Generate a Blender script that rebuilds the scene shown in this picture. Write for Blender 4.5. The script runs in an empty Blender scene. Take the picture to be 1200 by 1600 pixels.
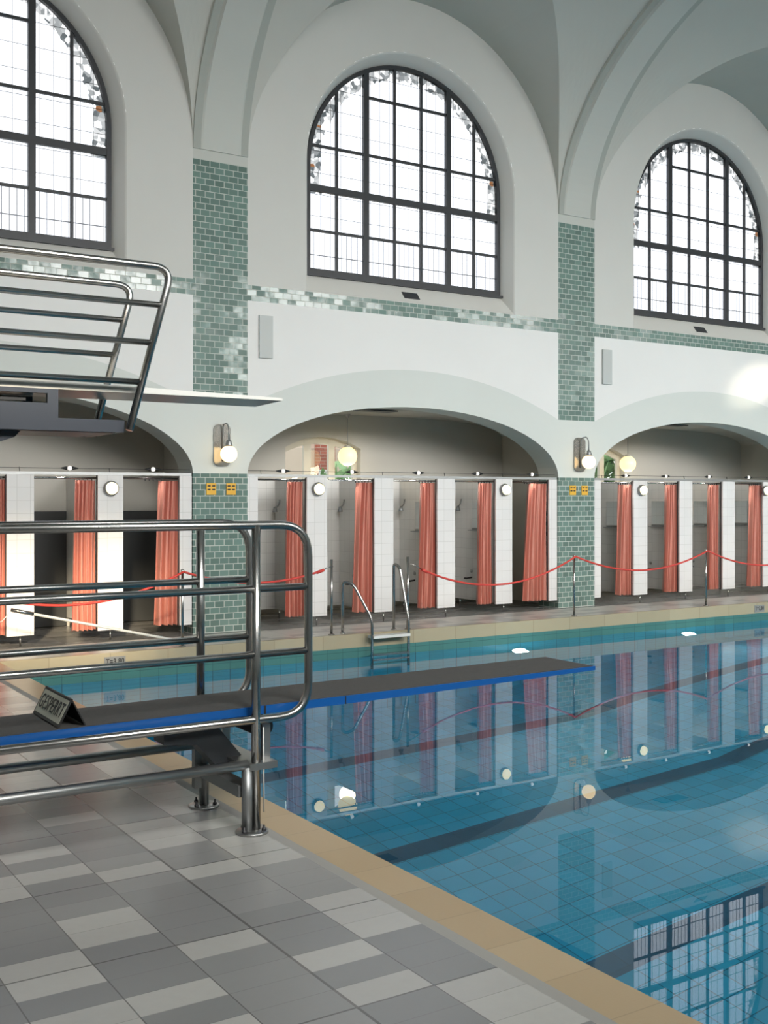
import bpy, math, random
from mathutils import Vector, Matrix
random.seed(7)
S = bpy.context.scene
COL = S.collection
PI = math.pi
sin, cos, sqrt = math.sin, math.cos, math.sqrt

# ------------------------------------------------------------------ mesh helper
class MB:
    def __init__(s):
        s.v = []; s.f = []; s.m = []; s.sm = []
    def add(s, vs, fs, mi=0, smooth=False):
        b = len(s.v); s.v += [tuple(p) for p in vs]
        for f in fs:
            s.f.append([b + i for i in f]); s.m.append(mi); s.sm.append(smooth)
        return s
    def quad(s, a, b, c, d, mi=0, smooth=False):
        return s.add([a, b, c, d], [(0, 1, 2, 3)], mi, smooth)
    def box(s, x0, x1, y0, y1, z0, z1, mi=0):
        vs = [(x, y, z) for z in (z0, z1) for y in (y0, y1) for x in (x0, x1)]
        return s.add(vs, [(0, 2, 3, 1), (4, 5, 7, 6), (0, 1, 5, 4), (2, 6, 7, 3), (0, 4, 6, 2), (1, 3, 7, 5)], mi)
    def prism(s, pts, axis, a, b, mi=0):
        # pts 2D polygon, extruded along axis from a to b
        def P(p, t):
            return {'y': (p[0], t, p[1]), 'x': (t, p[0], p[1]), 'z': (p[0], p[1], t)}[axis]
        n = len(pts)
        vs = [P(p, a) for p in pts] + [P(p, b) for p in pts]
        fs = [tuple(range(n)), tuple(range(2 * n - 1, n - 1, -1))]
        fs += [(i, n + i, n + (i + 1) % n, (i + 1) % n) for i in range(n)]
        return s.add(vs, fs, mi)
    def tube(s, pts, r, n=10, mi=0, caps=True):
        pts = [Vector(p) for p in pts]
        rs = r if isinstance(r, (list, tuple)) else [r] * len(pts)
        vs = []; N = len(pts); up = None
        for i, p in enumerate(pts):
            if i == 0: t = pts[1] - p
            elif i == N - 1: t = p - pts[i - 1]
            else: t = (pts[i + 1] - p).normalized() + (p - pts[i - 1]).normalized()
            t.normalize()
            if up is None:
                a = Vector((0, 0, 1)) if abs(t.z) < .9 else Vector((1, 0, 0))
                up = (a - t * a.dot(t)).normalized()
            else:
                up = (up - t * up.dot(t)).normalized()
            w = t.cross(up)
            for k in range(n):
                q = 2 * PI * k / n
                vs.append(p + (up * cos(q) + w * sin(q)) * rs[i])
        fs = []
        for i in range(N - 1):
            for k in range(n):
                fs.append((i * n + k, i * n + (k + 1) % n, (i + 1) * n + (k + 1) % n, (i + 1) * n + k))
        s.add(vs, fs, mi, True)
        if caps:
            b = len(s.v) - len(vs)
            s.f.append([b + k for k in range(n)][::-1]); s.m.append(mi); s.sm.append(False)
            s.f.append([b + (N - 1) * n + k for k in range(n)]); s.m.append(mi); s.sm.append(False)
        return s
    def lathe(s, prof, c, n=24, mi=0, axis='z'):
        # prof (radius, height) revolved about axis through c
        vs = []
        for r, h in prof:
            for k in range(n):
                q = 2 * PI * k / n; a, b = r * cos(q), r * sin(q)
                o = {'z': (a, b, h), 'y': (a, h, b), 'x': (h, a, b)}[axis]
                vs.append((c[0] + o[0], c[1] + o[1], c[2] + o[2]))
        fs = []
        for i in range(len(prof) - 1):
            for k in range(n):
                fs.append((i * n + k, i * n + (k + 1) % n, (i + 1) * n + (k + 1) % n, (i + 1) * n + k))
        return s.add(vs, fs, mi, True)
    def sphere(s, c, r, mi=0, n=24, m=14):
        return s.lathe([(max(1e-4, r * sin(PI * i / m)), -r * cos(PI * i / m)) for i in range(m + 1)], c, n, mi)
    def mesh(s, name, mats):
        me = bpy.data.meshes.new(name)
        me.from_pydata(s.v, [], s.f)
        for m in (mats if isinstance(mats, (list, tuple)) else [mats]): me.materials.append(m)
        for i, p in enumerate(me.polygons):
            p.material_index = s.m[i]; p.use_smooth = s.sm[i]
        me.update()
        return me

def obj(name, mb, mats, parent=None, loc=None, recalc=True):
    me = mb.mesh(name, mats) if isinstance(mb, MB) else mb
    if recalc and isinstance(mb, MB):
        import bmesh
        bm = bmesh.new(); bm.from_mesh(me)
        bmesh.ops.recalc_face_normals(bm, faces=bm.faces)
        bm.to_mesh(me); bm.free()
    o = bpy.data.objects.new(name, me); COL.objects.link(o)
    if parent: o.parent = parent
    if loc: o.location = loc
    return o
def thing(name, label, cat, loc=(0, 0, 0), group=None):
    o = bpy.data.objects.new(name, None); COL.objects.link(o); o.location = loc
    o.empty_display_size = .1
    return tag(o, label, cat, group)
def tag(o, label, cat, group=None, kind=None):
    o['label'] = label; o['category'] = cat
    if group: o['group'] = group
    if kind: o['kind'] = kind
    return o
def struct(name, mb, mats, parent=None, recalc=True):
    o = obj(name, mb, mats, parent, recalc=recalc)
    if parent is None: o['kind'] = 'structure'
    return o
def dup(root, loc, label, group=None):
    r = root.copy(); COL.objects.link(r); r.location = loc; r['label'] = label
    if group: r['group'] = group
    for ch in list(root.children):
        c = ch.copy(); COL.objects.link(c); c.parent = r
        for g in list(ch.children):
            d = g.copy(); COL.objects.link(d); d.parent = c
    return r
def fillet(pts, r, n=7):
    pts = [Vector(p) for p in pts]; out = [pts[0]]
    for i in range(1, len(pts) - 1):
        a = (pts[i - 1] - pts[i]); b = (pts[i + 1] - pts[i])
        d = min(r, a.length * .49, b.length * .49)
        p0 = pts[i] + a.normalized() * d; p1 = pts[i] + b.normalized() * d
        # circular-looking blend
        for k in range(n + 1):
            t = k / n
            out.append(p0 * (1 - t) ** 2 + pts[i] * 2 * t * (1 - t) + p1 * t * t)
    out.append(pts[-1]); return out

# ------------------------------------------------------------------ node helper
class NT:
    def __init__(s, name):
        s.mat = bpy.data.materials.new(name); s.mat.use_nodes = True
        s.t = s.mat.node_tree; s.t.nodes.clear()
        s.out = s.t.nodes.new('ShaderNodeOutputMaterial')
    def n(s, typ, **kw):
        nd = s.t.nodes.new(typ)
        for k, v in kw.items(): setattr(nd, k, v)
        return nd
    def l(s, a, b): s.t.links.new(a, b)
    def put(s, sock, v):
        if hasattr(v, 'links') or isinstance(v, bpy.types.NodeSocket): s.l(v, sock)
        else: sock.default_value = v
    def m(s, op, a, b=0.0, c=0.0):
        nd = s.n('ShaderNodeMath', operation=op)
        s.put(nd.inputs[0], a); s.put(nd.inputs[1], b); s.put(nd.inputs[2], c)
        return nd.outputs[0]
    def mix(s, f, a, b):
        nd = s.n('ShaderNodeMix', data_type='RGBA')
        s.put(nd.inputs[0], f); s.put(nd.inputs[6], a); s.put(nd.inputs[7], b)
        return nd.outputs[2]
    def comb(s, x, y, z=0.0):
        nd = s.n('ShaderNodeCombineXYZ')
        s.put(nd.inputs[0], x); s.put(nd.inputs[1], y); s.put(nd.inputs[2], z)
        return nd.outputs[0]
    def obj(s):
        tc = s.n('ShaderNodeTexCoord'); sp = s.n('ShaderNodeSeparateXYZ')
        s.l(tc.outputs['Object'], sp.inputs[0])
        return tc.outputs['Object'], sp.outputs[0], sp.outputs[1], sp.outputs[2]
    def noise(s, vec, scale, detail=2.0):
        nd = s.n('ShaderNodeTexNoise'); s.l(vec, nd.inputs['Vector'])
        nd.inputs['Scale'].default_value = scale; nd.inputs['Detail'].default_value = detail
        return nd.outputs['Fac']
    def white(s, vec):
        nd = s.n('ShaderNodeTexWhiteNoise'); s.l(vec, nd.inputs['Vector'])
        return nd.outputs['Value'], nd.outputs['Color']
    def bump(s, h, strength, dist=.01):
        nd = s.n('ShaderNodeBump'); s.l(h, nd.inputs['Height'])
        nd.inputs['Strength'].default_value = strength; nd.inputs['Distance'].default_value = dist
        return nd.outputs[0]
    def bsdf(s, col, rough=.5, metal=0.0, normal=None, **kw):
        b = s.n('ShaderNodeBsdfPrincipled')
        s.put(b.inputs['Base Color'], col); s.put(b.inputs['Roughness'], rough)
        s.put(b.inputs['Metallic'], metal)
        if normal is not None: s.l(normal, b.inputs['Normal'])
        for k, v in kw.items(): s.put(b.inputs[k.replace('_', ' ')], v)
        s.l(b.outputs[0], s.out.inputs[0])
        return s.mat
def C(r, g, b): return (r, g, b, 1.0)
def plain(name, col, rough=.5, metal=0.0, **kw):
    return NT(name).bsdf(C(*col), rough, metal, **kw)
def plaster(name, col, var=.04):
    t = NT(name); v, x, y, z = t.obj()
    f = t.noise(v, 1.3, 4); g = t.noise(v, 60, 2)
    c = t.mix(f, C(*[k * (1 - var) for k in col]), C(*[min(1, k * (1 + var)) for k in col]))
    return t.bsdf(c, .75, normal=t.bump(g, .04))
def tiles(name, col, grout, w, h, gap, rough=.12, offset=.5, var=.2, tilt=0.0, spec=.5):
    """tiles on vertical or horizontal faces, world sized"""
    t = NT(name); v, x, y, z = t.obj()
    u = t.m('ADD', x, y)
    row = t.m('FLOOR', t.m('DIVIDE', z, h))
    sh = t.m('MULTIPLY', t.m('MODULO', t.m('ABSOLUTE', row), 2.0), offset * w)
    uu = t.m('DIVIDE', t.m('ADD', u, sh), w)
    colm = t.m('FLOOR', uu)
    fx = t.m('MULTIPLY', t.m('SUBTRACT', uu, colm), w)
    fz = t.m('SUBTRACT', z, t.m('MULTIPLY', row, h))
    g = t.m('MAXIMUM', t.m('LESS_THAN', fx, gap), t.m('LESS_THAN', fz, gap))
    wv, wc = t.white(t.comb(colm, row))
    c = t.mix(wv, C(*[k * (1 - var) for k in col]), C(*[min(1, k * (1 + var)) for k in col]))
    c = t.mix(g, c, C(*grout))
    r = t.m('ADD', t.m('MULTIPLY', g, .5), rough)
    nrm = None
    if tilt:
        geo = t.n('ShaderNodeNewGeometry')
        vm = t.n('ShaderNodeVectorMath', operation='SUBTRACT'); t.l(wc, vm.inputs[0]); vm.inputs[1].default_value = (.5, .5, .5)
        wob = t.n('ShaderNodeTexNoise'); t.l(v, wob.inputs['Vector']); wob.inputs['Scale'].default_value = 14
        vw = t.n('ShaderNodeVectorMath', operation='SUBTRACT'); t.l(wob.outputs['Color'], vw.inputs[0]); vw.inputs[1].default_value = (.5, .5, .5)
        va = t.n('ShaderNodeVectorMath', operation='ADD'); t.l(vm.outputs[0], va.inputs[0]); t.l(vw.outputs[0], va.inputs[1])
        vs = t.n('ShaderNodeVectorMath', operation='SCALE'); t.l(va.outputs[0], vs.inputs[0]); vs.inputs['Scale'].default_value = tilt
        ad = t.n('ShaderNodeVectorMath', operation='ADD'); t.l(geo.outputs['Normal'], ad.inputs[0]); t.l(vs.outputs[0], ad.inputs[1])
        no = t.n('ShaderNodeVectorMath', operation='NORMALIZE'); t.l(ad.outputs[0], no.inputs[0]); nrm = no.outputs[0]
    return t.bsdf(c, r, normal=nrm, Specular_IOR_Level=spec)

M = {}
M['white'] = plaster('white_plaster', (.78, .775, .75))
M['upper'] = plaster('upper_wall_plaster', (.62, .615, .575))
M['pale'] = plaster('pale_grey_green_plaster', (.64, .665, .625))
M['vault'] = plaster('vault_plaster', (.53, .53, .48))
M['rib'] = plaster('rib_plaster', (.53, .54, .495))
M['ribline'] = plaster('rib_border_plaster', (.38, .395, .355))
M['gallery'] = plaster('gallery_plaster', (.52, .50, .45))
M['green'] = tiles('green_glazed_brick', (.15, .225, .195), (.47, .50, .45), .127, .077, .009, .13, .5, .18, .05)
M['whitetile'] = tiles('white_wall_tile', (.78, .76, .74), (.55, .53, .50), .15, .15, .004, .15, 0, .02)
M['greytile'] = tiles('stall_wall_tile', (.78, .77, .74), (.55, .54, .52), .15, .15, .004, .2, 0, .03)
M['dark'] = plain('dark_laminate', (.025, .025, .028), .4)
M['darkdoor'] = plain('dark_door_laminate', (.045, .048, .05), .5)
M['frame'] = plain('window_iron', (.022, .024, .028), .45)
M['wood'] = plain('painted_wood_frame', (.62, .58, .48), .5)
M['steel'] = plain('stainless_steel', (.42, .415, .40), .24, 1.0)
M['brushed'] = plain('brushed_steel', (.42, .42, .41), .38, 1.0)
M['dullsteel'] = plain('dull_galvanised_steel', (.30, .31, .31), .45, .85)
M['rubber'] = plain('black_rubber', (.012, .012, .013), .6)
M['navy'] = plain('dark_blue_grey_paint', (.020, .026, .038), .45)
M['blue'] = plain('blue_gel_coat', (.006, .075, .27), .3)
M['ivory'] = plain('white_gel_coat', (.62, .62, .58), .35)
M['red'] = plain('red_rope', (.60, .05, .035), .5)
M['grey'] = plain('grey_paint', (.50, .52, .50), .5)
M['yellow'] = plain('yellow_plate', (.72, .40, .03), .45)
M['black'] = plain('black_paint', (.01, .01, .01), .5)
M['sign'] = plain('sign_face', (.50, .51, .42), .5)
M['letter'] = plain('black_letter', (.008, .008, .008), .5)
M['plate'] = plain('grey_depth_plate', (.22, .22, .21), .5)
M['leaf'] = plain('foliage', (.26, .44, .20), .6)
M['mirror'] = plain('mirror_glass', (.8, .83, .82), .03, 1.0)
M['nickel'] = plain('polished_bronze', (.44, .41, .37), .18, .75)
def emit(name, col, k, rough=.3):
    t = NT(name)
    return t.bsdf(C(*col), rough, Emission_Color=C(*col), Emission_Strength=k)
M['globe'] = emit('warm_globe_light', (1, .74, .40), 4.2)
M['pendant'] = emit('pendant_globe_light', (1, .80, .38), 2.4)
M['bulk'] = emit('bulkhead_lamp_light', (1, .86, .50), 3.6)
M['spotl'] = emit('wire_spot_light', (1, .95, .88), 1.6)
M['uw'] = emit('underwater_lamp_light', (1, 1, .96), 30.0)

def curtain_mat():
    t = NT('salmon_curtain'); v, x, y, z = t.obj()
    n = t.noise(v, 9, 3)
    c = t.mix(n, C(.56, .205, .15), C(.64, .255, .19))
    t.bsdf(c, .42, Sheen_Weight=.15)
    return t.mat
M['curtain'] = curtain_mat()

def deck_mat():
    t = NT('deck_tile'); v, x, y, z = t.obj()
    cx = t.m('FLOOR', t.m('DIVIDE', t.m('SUBTRACT', x, 1.905), .315))
    ry = t.m('FLOOR', t.m('DIVIDE', t.m('SUBTRACT', y, 3.96), .161))
    run = t.m('FLOOR', t.m('DIVIDE', t.m('SUBTRACT', ry, 1.0), 3.0))
    par = t.m('MODULO', t.m('ABSOLUTE', t.m('ADD', cx, run)), 2.0)
    w1, _ = t.white(t.comb(cx, run, 2.0))
    flip = t.m('GREATER_THAN', w1, .9)
    par = t.m('ABSOLUTE', t.m('SUBTRACT', par, flip))
    w2, _ = t.white(t.comb(cx, ry, 5.0))
    w3, _ = t.white(t.comb(cx, ry, 9.0))
    par = t.m('ABSOLUTE', t.m('SUBTRACT', par, t.m('GREATER_THAN', w3, .84)))
    light = t.mix(w2, C(.36, .355, .335), C(.41, .405, .38))
    darkc = t.mix(w1, C(.185, .188, .187), C(.24, .24, .236))
    c = t.mix(par, light, darkc)
    c = t.mix(t.m('MULTIPLY', t.noise(v, 22, 3), .12), c, C(.14, .14, .135))
    fx = t.m('FRACT', t.m('DIVIDE', t.m('SUBTRACT', x, 1.905), .315))
    fy = t.m('FRACT', t.m('DIVIDE', t.m('SUBTRACT', y, 3.96), .161))
    sy = t.m('FRACT', t.m('DIVIDE', t.m('SUBTRACT', y, 3.96), .805))
    sx = t.m('FRACT', t.m('DIVIDE', t.m('SUBTRACT', x, 1.905), 2.52))
    g1 = t.m('MAXIMUM', t.m('LESS_THAN', fx, .016), t.m('LESS_THAN', sx, .0045))
    g2 = t.m('LESS_THAN', fy, .02)
    g3 = t.m('LESS_THAN', sy, .011)
    c = t.mix(t.m('MULTIPLY', g2, .45), c, C(.10, .10, .095))
    c = t.mix(t.m('MULTIPLY', t.m('MAXIMUM', g1, g3), .8), c, C(.07, .07, .065))
    return t.bsdf(c, .27, normal=t.bump(t.noise(v, 120, 2), .02))
M['deck'] = deck_mat()
def wet_mat():
    t = NT('gallery_floor_tile'); v, x, y, z = t.obj()
    w, _ = t.white(t.comb(t.m('FLOOR', t.m('DIVIDE', x, .315)), t.m('FLOOR', t.m('DIVIDE', y, .16)), 1.0))
    c = t.mix(w, C(.13, .127, .12), C(.27, .262, .25))
    return t.bsdf(c, .25)
M['wet'] = wet_mat()
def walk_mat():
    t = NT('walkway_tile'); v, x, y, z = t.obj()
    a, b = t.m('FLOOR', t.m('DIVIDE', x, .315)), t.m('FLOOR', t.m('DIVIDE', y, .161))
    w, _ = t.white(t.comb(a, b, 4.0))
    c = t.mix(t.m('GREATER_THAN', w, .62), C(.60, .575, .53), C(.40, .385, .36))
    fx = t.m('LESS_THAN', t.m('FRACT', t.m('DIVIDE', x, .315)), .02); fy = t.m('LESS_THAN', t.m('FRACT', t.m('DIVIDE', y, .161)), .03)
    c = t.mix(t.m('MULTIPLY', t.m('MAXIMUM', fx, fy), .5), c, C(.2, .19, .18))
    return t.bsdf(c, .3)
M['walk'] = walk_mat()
def coping_mat(axis):
    t = NT('coping_tile_' + axis); v, x, y, z = t.obj()
    a = x if axis == 'x' else y
    q = t.m('DIVIDE', a, .33 if axis == 'y' else .66)
    f = t.m('FRACT', q); w, _ = t.white(t.comb(t.m('FLOOR', q), 1.0))
    c = t.mix(w, C(.36, .265, .15), C(.41, .31, .185)) if axis == 'y' else t.mix(w, C(.34, .29, .19), C(.385, .33, .22))
    c = t.mix(t.m('MULTIPLY', t.m('LESS_THAN', f, .012), .7), c, C(.22, .17, .10))
    return t.bsdf(c, .35, normal=t.bump(t.noise(v, 90, 2), .03))
M['copx'] = coping_mat('x'); M['copy'] = coping_mat('y')
M['strip'] = plaster('gutter_strip_tile', (.29, .285, .265))
def pool_mat(name, col, grout, s=.215, gap=.008, var=.1):
    t = NT(name); v, x, y, z = t.obj()
    def cell(a): return t.m('FRACT', t.m('DIVIDE', t.m('ADD', a, .003), s))
    gx, gy, gz = [t.m('LESS_THAN', cell(a), gap / s) for a in (x, y, z)]
    geo = t.n('ShaderNodeNewGeometry'); sp = t.n('ShaderNodeSeparateXYZ'); t.l(geo.outputs['Normal'], sp.inputs[0])
    ax, ay, az = [t.m('LESS_THAN', t.m('ABSOLUTE', sp.outputs[i]), .6) for i in range(3)]
    g = t.m('MAXIMUM', t.m('MAXIMUM', t.m('MULTIPLY', gx, ax), t.m('MULTIPLY', gy, ay)), t.m('MULTIPLY', gz, az))
    fl = [t.m('FLOOR', t.m('DIVIDE', t.m('ADD', a, .003), s)) for a in (x, y, z)]
    w, _ = t.white(t.comb(fl[0], fl[1], 2.0))
    c = t.mix(w, C(*[k * (1 - var) for k in col]), C(*[k * (1 + var) for k in col]))
    c = t.mix(g, c, C(*grout))
    return t.bsdf(c, .3)
M['pool'] = pool_mat('pool_floor_tile', (.025, .41, .62), (.008, .14, .23))
M['band'] = pool_mat('pool_rim_tile', (.055, .165, .15), (.025, .09, .085), .215, .006)
M['lane'] = pool_mat('lane_line_tile', (.012, .085, .16), (.01, .06, .11), .215, .006)
def water_mat():
    t = NT('pool_water'); v, x, y, z = t.obj()
    h = t.noise(v, 1.6, 2)
    t.bsdf(C(.60, .92, .98), 0.0, normal=t.bump(h, .012, .02), IOR=1.333, Transmission_Weight=1.0)
    return t.mat
M['water'] = water_mat()
def glass_mat():
    """leaded hall window glass; object origin lies at the arch centre"""
    t = NT('leaded_glass'); v, x, y, z = t.obj()
    r = t.m('SQRT', t.m('ADD', t.m('MULTIPLY', x, x), t.m('MULTIPLY', z, z)))
    edge = t.m('MULTIPLY', t.m('GREATER_THAN', r, t.m('ADD', 1.36, t.m('MULTIPLY', t.noise(v, 9, 2), .12))), t.m('GREATER_THAN', z, -.35))
    vo = t.n('ShaderNodeTexVoronoi'); t.l(v, vo.inputs['Vector']); vo.inputs['Scale'].default_value = 16
    ramp = t.n('ShaderNodeValToRGB'); t.l(vo.outputs['Distance'], ramp.inputs[0])
    wv, wc = t.white(vo.outputs['Position'])
    orn = t.mix(wv, C(.25, .27, .28), C(.92, .92, .92))
    orn = t.mix(t.m('GREATER_THAN', wv, .985), orn, C(.45, .30, .2))
    # lead cames: verticals in the lowest row, a cross grid above
    low = t.m('LESS_THAN', z, -.86)
    lv = t.m('LESS_THAN', t.m('FRACT', t.m('DIVIDE', t.m('ADD', x, 5.0), .085)), .10)
    lh = t.m('LESS_THAN', t.m('ABSOLUTE', t.m('ADD', z, 1.17)), .007)
    la = t.m('MULTIPLY', low, t.m('MAXIMUM', lv, lh))
    gv = t.m('LESS_THAN', t.m('FRACT', t.m('DIVIDE', t.m('ADD', x, 5.02), .157)), .035)
    gh = t.m('LESS_THAN', t.m('FRACT', t.m('DIVIDE', t.m('ADD', z, 5.0), .29)), .025)
    hi = t.m('MULTIPLY', t.m('SUBTRACT', 1.0, low), t.m('MAXIMUM', gv, gh))
    lead = t.m('MAXIMUM', la, hi)
    col = t.mix(edge, C(.93, .95, .98), orn)
    tr = t.n('ShaderNodeBsdfTransparent'); t.l(col, tr.inputs[0])
    df = t.n('ShaderNodeBsdfDiffuse'); df.inputs[0].default_value = C(.03, .03, .035)
    gl = t.n('ShaderNodeBsdfGlossy'); gl.inputs['Roughness'].default_value = .08; gl.inputs[0].default_value = C(.9, .9, .9)
    m1 = t.n('ShaderNodeMixShader'); m1.inputs[0].default_value = .05; t.l(tr.outputs[0], m1.inputs[1]); t.l(gl.outputs[0], m1.inputs[2])
    m2 = t.n('ShaderNodeMixShader'); t.l(t.m('MULTIPLY', lead, .6), m2.inputs[0]); t.l(m1.outputs[0], m2.inputs[1]); t.l(df.outputs[0], m2.inputs[2])
    t.l(m2.outputs[0], t.out.inputs[0])
    return t.mat
M['glass'] = glass_mat()
def clear_mat():
    t = NT('clear_glass')
    tr = t.n('ShaderNodeBsdfTransparent'); tr.inputs[0].default_value = C(.95, .96, .95)
    gl = t.n('ShaderNodeBsdfGlossy'); gl.inputs['Roughness'].default_value = .02
    m1 = t.n('ShaderNodeMixShader'); m1.inputs[0].default_value = .05; t.l(tr.outputs[0], m1.inputs[1]); t.l(gl.outputs[0], m1.inputs[2])
    t.l(m1.outputs[0], t.out.inputs[0])
    return t.mat
M['clear'] = clear_mat()
M['brick'] = tiles('outdoor_brick', (.42, .13, .09), (.45, .36, .30), .25, .08, .012, .8, .5, .2)
M['cream'] = plaster('cream_render', (.74, .62, .52))
M['darksteel'] = plain('dark_steel', (.05, .055, .06), .4, .3)
M['nonslip'] = NT('black_nonslip')
def nonslip():
    t = M['nonslip']; v, x, y, z = t.obj()
    c = t.mix(t.noise(v, 40, 3), C(.035, .034, .033), C(.06, .058, .055))
    return t.bsdf(c, .85, normal=t.bump(t.noise(v, 400, 2), .3))
M['nonslip'] = nonslip()

# ------------------------------------------------------------------ hall dimensions
YW = 12.77                 # face of the arcade wall
PITCH = 5.92
BAYS = [8.69 + PITCH * k for k in (-2, -1, 0, 1, 2, 3)]
B1, B2, B3 = BAYS[1], BAYS[2], BAYS[3]
HB = PITCH / 2             # half bay
HO = 2.59                  # half opening between piers
PZ = 1.98                  # top of lower pier tiles
XL, XR = BAYS[0] - HB, BAYS[-1] + HB
YO = -1.97                 # opposite wall
PX0, PX1, PY0, PY1 = 2.79, 27.8, -.9, 11.72   # pool
WZ = -.29
def arch_in(u): return PZ + .95 * sqrt(max(0, 1 - (u / HO) ** 2))
R_OUT = (HO ** 2 + .59 ** 2) / (2 * .59)
def arch_out(u): return 3.445 - R_OUT + sqrt(max(0, R_OUT ** 2 - u * u))
ZS = 5.98
def cap(u): return ZS + sqrt(max(0, HO * HO - u * u))
NR, NZ = 1.75, 6.09
def niche(u): return NZ + sqrt(max(0, NR * NR - u * u))

def samples(full):
    s = {-HB, HB, -HO, HO, -NR, NR}
    for k in range(1, 40): s.add(round(-HO * cos(PI * k / 40), 4))
    for k in range(1, 30): s.add(round(-NR * cos(PI * k / 30), 4))
    return sorted(s)
US = samples(True)

# ------------------------------------------------------------------ arcade wall (white, pale band, green tiles)
w = MB()
def vq(xa, xb, za0, za1, zb0, zb1, mi, y=YW):
    w.quad((xa, y, za0), (xb, y, zb0), (xb, y, zb1), (xa, y, za1), mi)
for bi, bx in enumerate(BAYS):
    detailed = bi in (1, 2, 3)
    for a, b in zip(US[:-1], US[1:]):
        mid = (a + b) / 2; xa, xb = bx + a, bx + b
        if abs(mid) > HO:
            for z0, z1, mi in ((0, PZ, 2), (PZ, 2.855, 1), (2.855, 5.86, 2), (5.86, ZS, 4)):
                vq(xa, xb, z0, z1, z0, z1, mi)
            continue
        if detailed: vq(xa, xb, arch_in(a), arch_out(a), arch_in(b), arch_out(b), 1)
        else: vq(xa, xb, 0, arch_out(a), 0, arch_out(b), 1)
        vq(xa, xb, arch_out(a), 4.175, arch_out(b), 4.175, 0)
        vq(xa, xb, 4.175, 4.37, 4.175, 4.37, 2)
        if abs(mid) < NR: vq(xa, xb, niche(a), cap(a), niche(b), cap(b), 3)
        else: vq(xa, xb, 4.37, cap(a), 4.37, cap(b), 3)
    # window reveal, rounded at the front edge
    def loop(r, y, zb, n=40):
        p = [(bx - r, y, zb)] + [(bx - r * cos(PI * k / n), y, NZ + r * sin(PI * k / n)) for k in range(n + 1)] + [(bx + r, y, zb)]
        return p
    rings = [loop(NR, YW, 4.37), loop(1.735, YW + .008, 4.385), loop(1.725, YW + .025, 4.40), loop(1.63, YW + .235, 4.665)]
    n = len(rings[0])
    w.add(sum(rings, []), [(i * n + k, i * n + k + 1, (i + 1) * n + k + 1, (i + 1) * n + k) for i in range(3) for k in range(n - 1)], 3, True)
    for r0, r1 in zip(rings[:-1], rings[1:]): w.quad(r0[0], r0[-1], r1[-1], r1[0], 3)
    if detailed:
        # soffit of the arch, pier flanks and back of the wall
        yb = YW + .45
        for a, b in zip(US[:-1], US[1:]):
            if abs((a + b) / 2) > HO: continue
            w.quad((bx + a, YW, arch_in(a)), (bx + b, YW, arch_in(b)), (bx + b, yb, arch_in(b)), (bx + a, yb, arch_in(a)), 1, True)
        for s in (-1, 1):
            w.quad((bx + s * HO, YW, 0), (bx + s * HO, yb, 0), (bx + s * HO, yb, PZ), (bx + s * HO, YW, PZ), 2)
            w.quad((bx + s * HO, yb, 0), (bx + s * 2.89, yb, 0), (bx + s * 2.89, yb, 3), (bx + s * HO, yb, 3), 1)
        for a, b in zip(US[:-1], US[1:]):
            if abs((a + b) / 2) > HO: continue
            w.quad((bx + a, yb, arch_in(a)), (bx + b, yb, arch_in(b)), (bx + b, yb, 3.0), (bx + a, yb, 3.0), 1)
struct('wall_back', w, [M['white'], M['pale'], M['green'], M['upper'], M['rib']], recalc=False)

# ------------------------------------------------------------------ gallery behind the arcade
YG = 14.5
def vg(u): return 2.65 + .28 * sqrt(max(0, 1 - (u / 2.9) ** 4))
GW = {2: (8.18, .645, 1.1, 2.42, 2.585), 3: (13.73, .645, 1.1, 2.42, 2.585)}   # window centre, half width, sill, spring, crown
g = MB()
for bi in (1, 2, 3):
    bx = BAYS[bi]
    us = sorted({round(-2.89 * cos(PI * k / 36), 4) for k in range(37)} | ({round(GW[bi][0] - bx + GW[bi][1] * q / 8, 4) for q in range(-8, 9)} if bi in GW else set()))
    for a, b in zip(us[:-1], us[1:]):
        m = (a + b) / 2
        g.quad((bx + a, YW + .45, vg(a)), (bx + b, YW + .45, vg(b)), (bx + b, YG, vg(b)), (bx + a, YG, vg(a)), 0, True)
        if bi in GW and abs(bx + m - GW[bi][0]) < GW[bi][1]:
            c0, h, zs, zp, zc = GW[bi]
            top = lambda x: zp + (zc - zp) * (1 - ((x - c0) / h) ** 2)
            g.quad((bx + a, YG, 0), (bx + b, YG, 0), (bx + b, YG, zs), (bx + a, YG, zs), 0)
            g.quad((bx + a, YG, top(bx + a)), (bx + b, YG, top(bx + b)), (bx + b, YG, vg(b)), (bx + a, YG, vg(a)), 0)
            g.quad((bx + a, YG, top(bx + a)), (bx + b, YG, top(bx + b)), (bx + b, YG + .2, top(bx + b)), (bx + a, YG + .2, top(bx + a)), 0)
        else:
            g.quad((bx + a, YG, 0), (bx + b, YG, 0), (bx + b, YG, vg(b)), (bx + a, YG, vg(a)), 0)
    for s in (-1, 1):
        g.quad((bx + s * 2.89, YW + .45, 0), (bx + s * 2.89, YG, 0), (bx + s * 2.89, YG, 2.7), (bx + s * 2.89, YW + .45, 2.7), 0)
    if bi in GW:
        c0, h, zs, zp, zc = GW[bi]
        g.quad((c0 - h, YG, zs), (c0 + h, YG, zs), (c0 + h, YG + .2, zs), (c0 - h, YG + .2, zs), 0)
        for s in (-1, 1): g.quad((c0 + s * h, YG, zs), (c0 + s * h, YG + .2, zs), (c0 + s * h, YG + .2, zp), (c0 + s * h, YG, zp), 0)
struct('wall_gallery', g, [M['gallery']], recalc=False)
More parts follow.
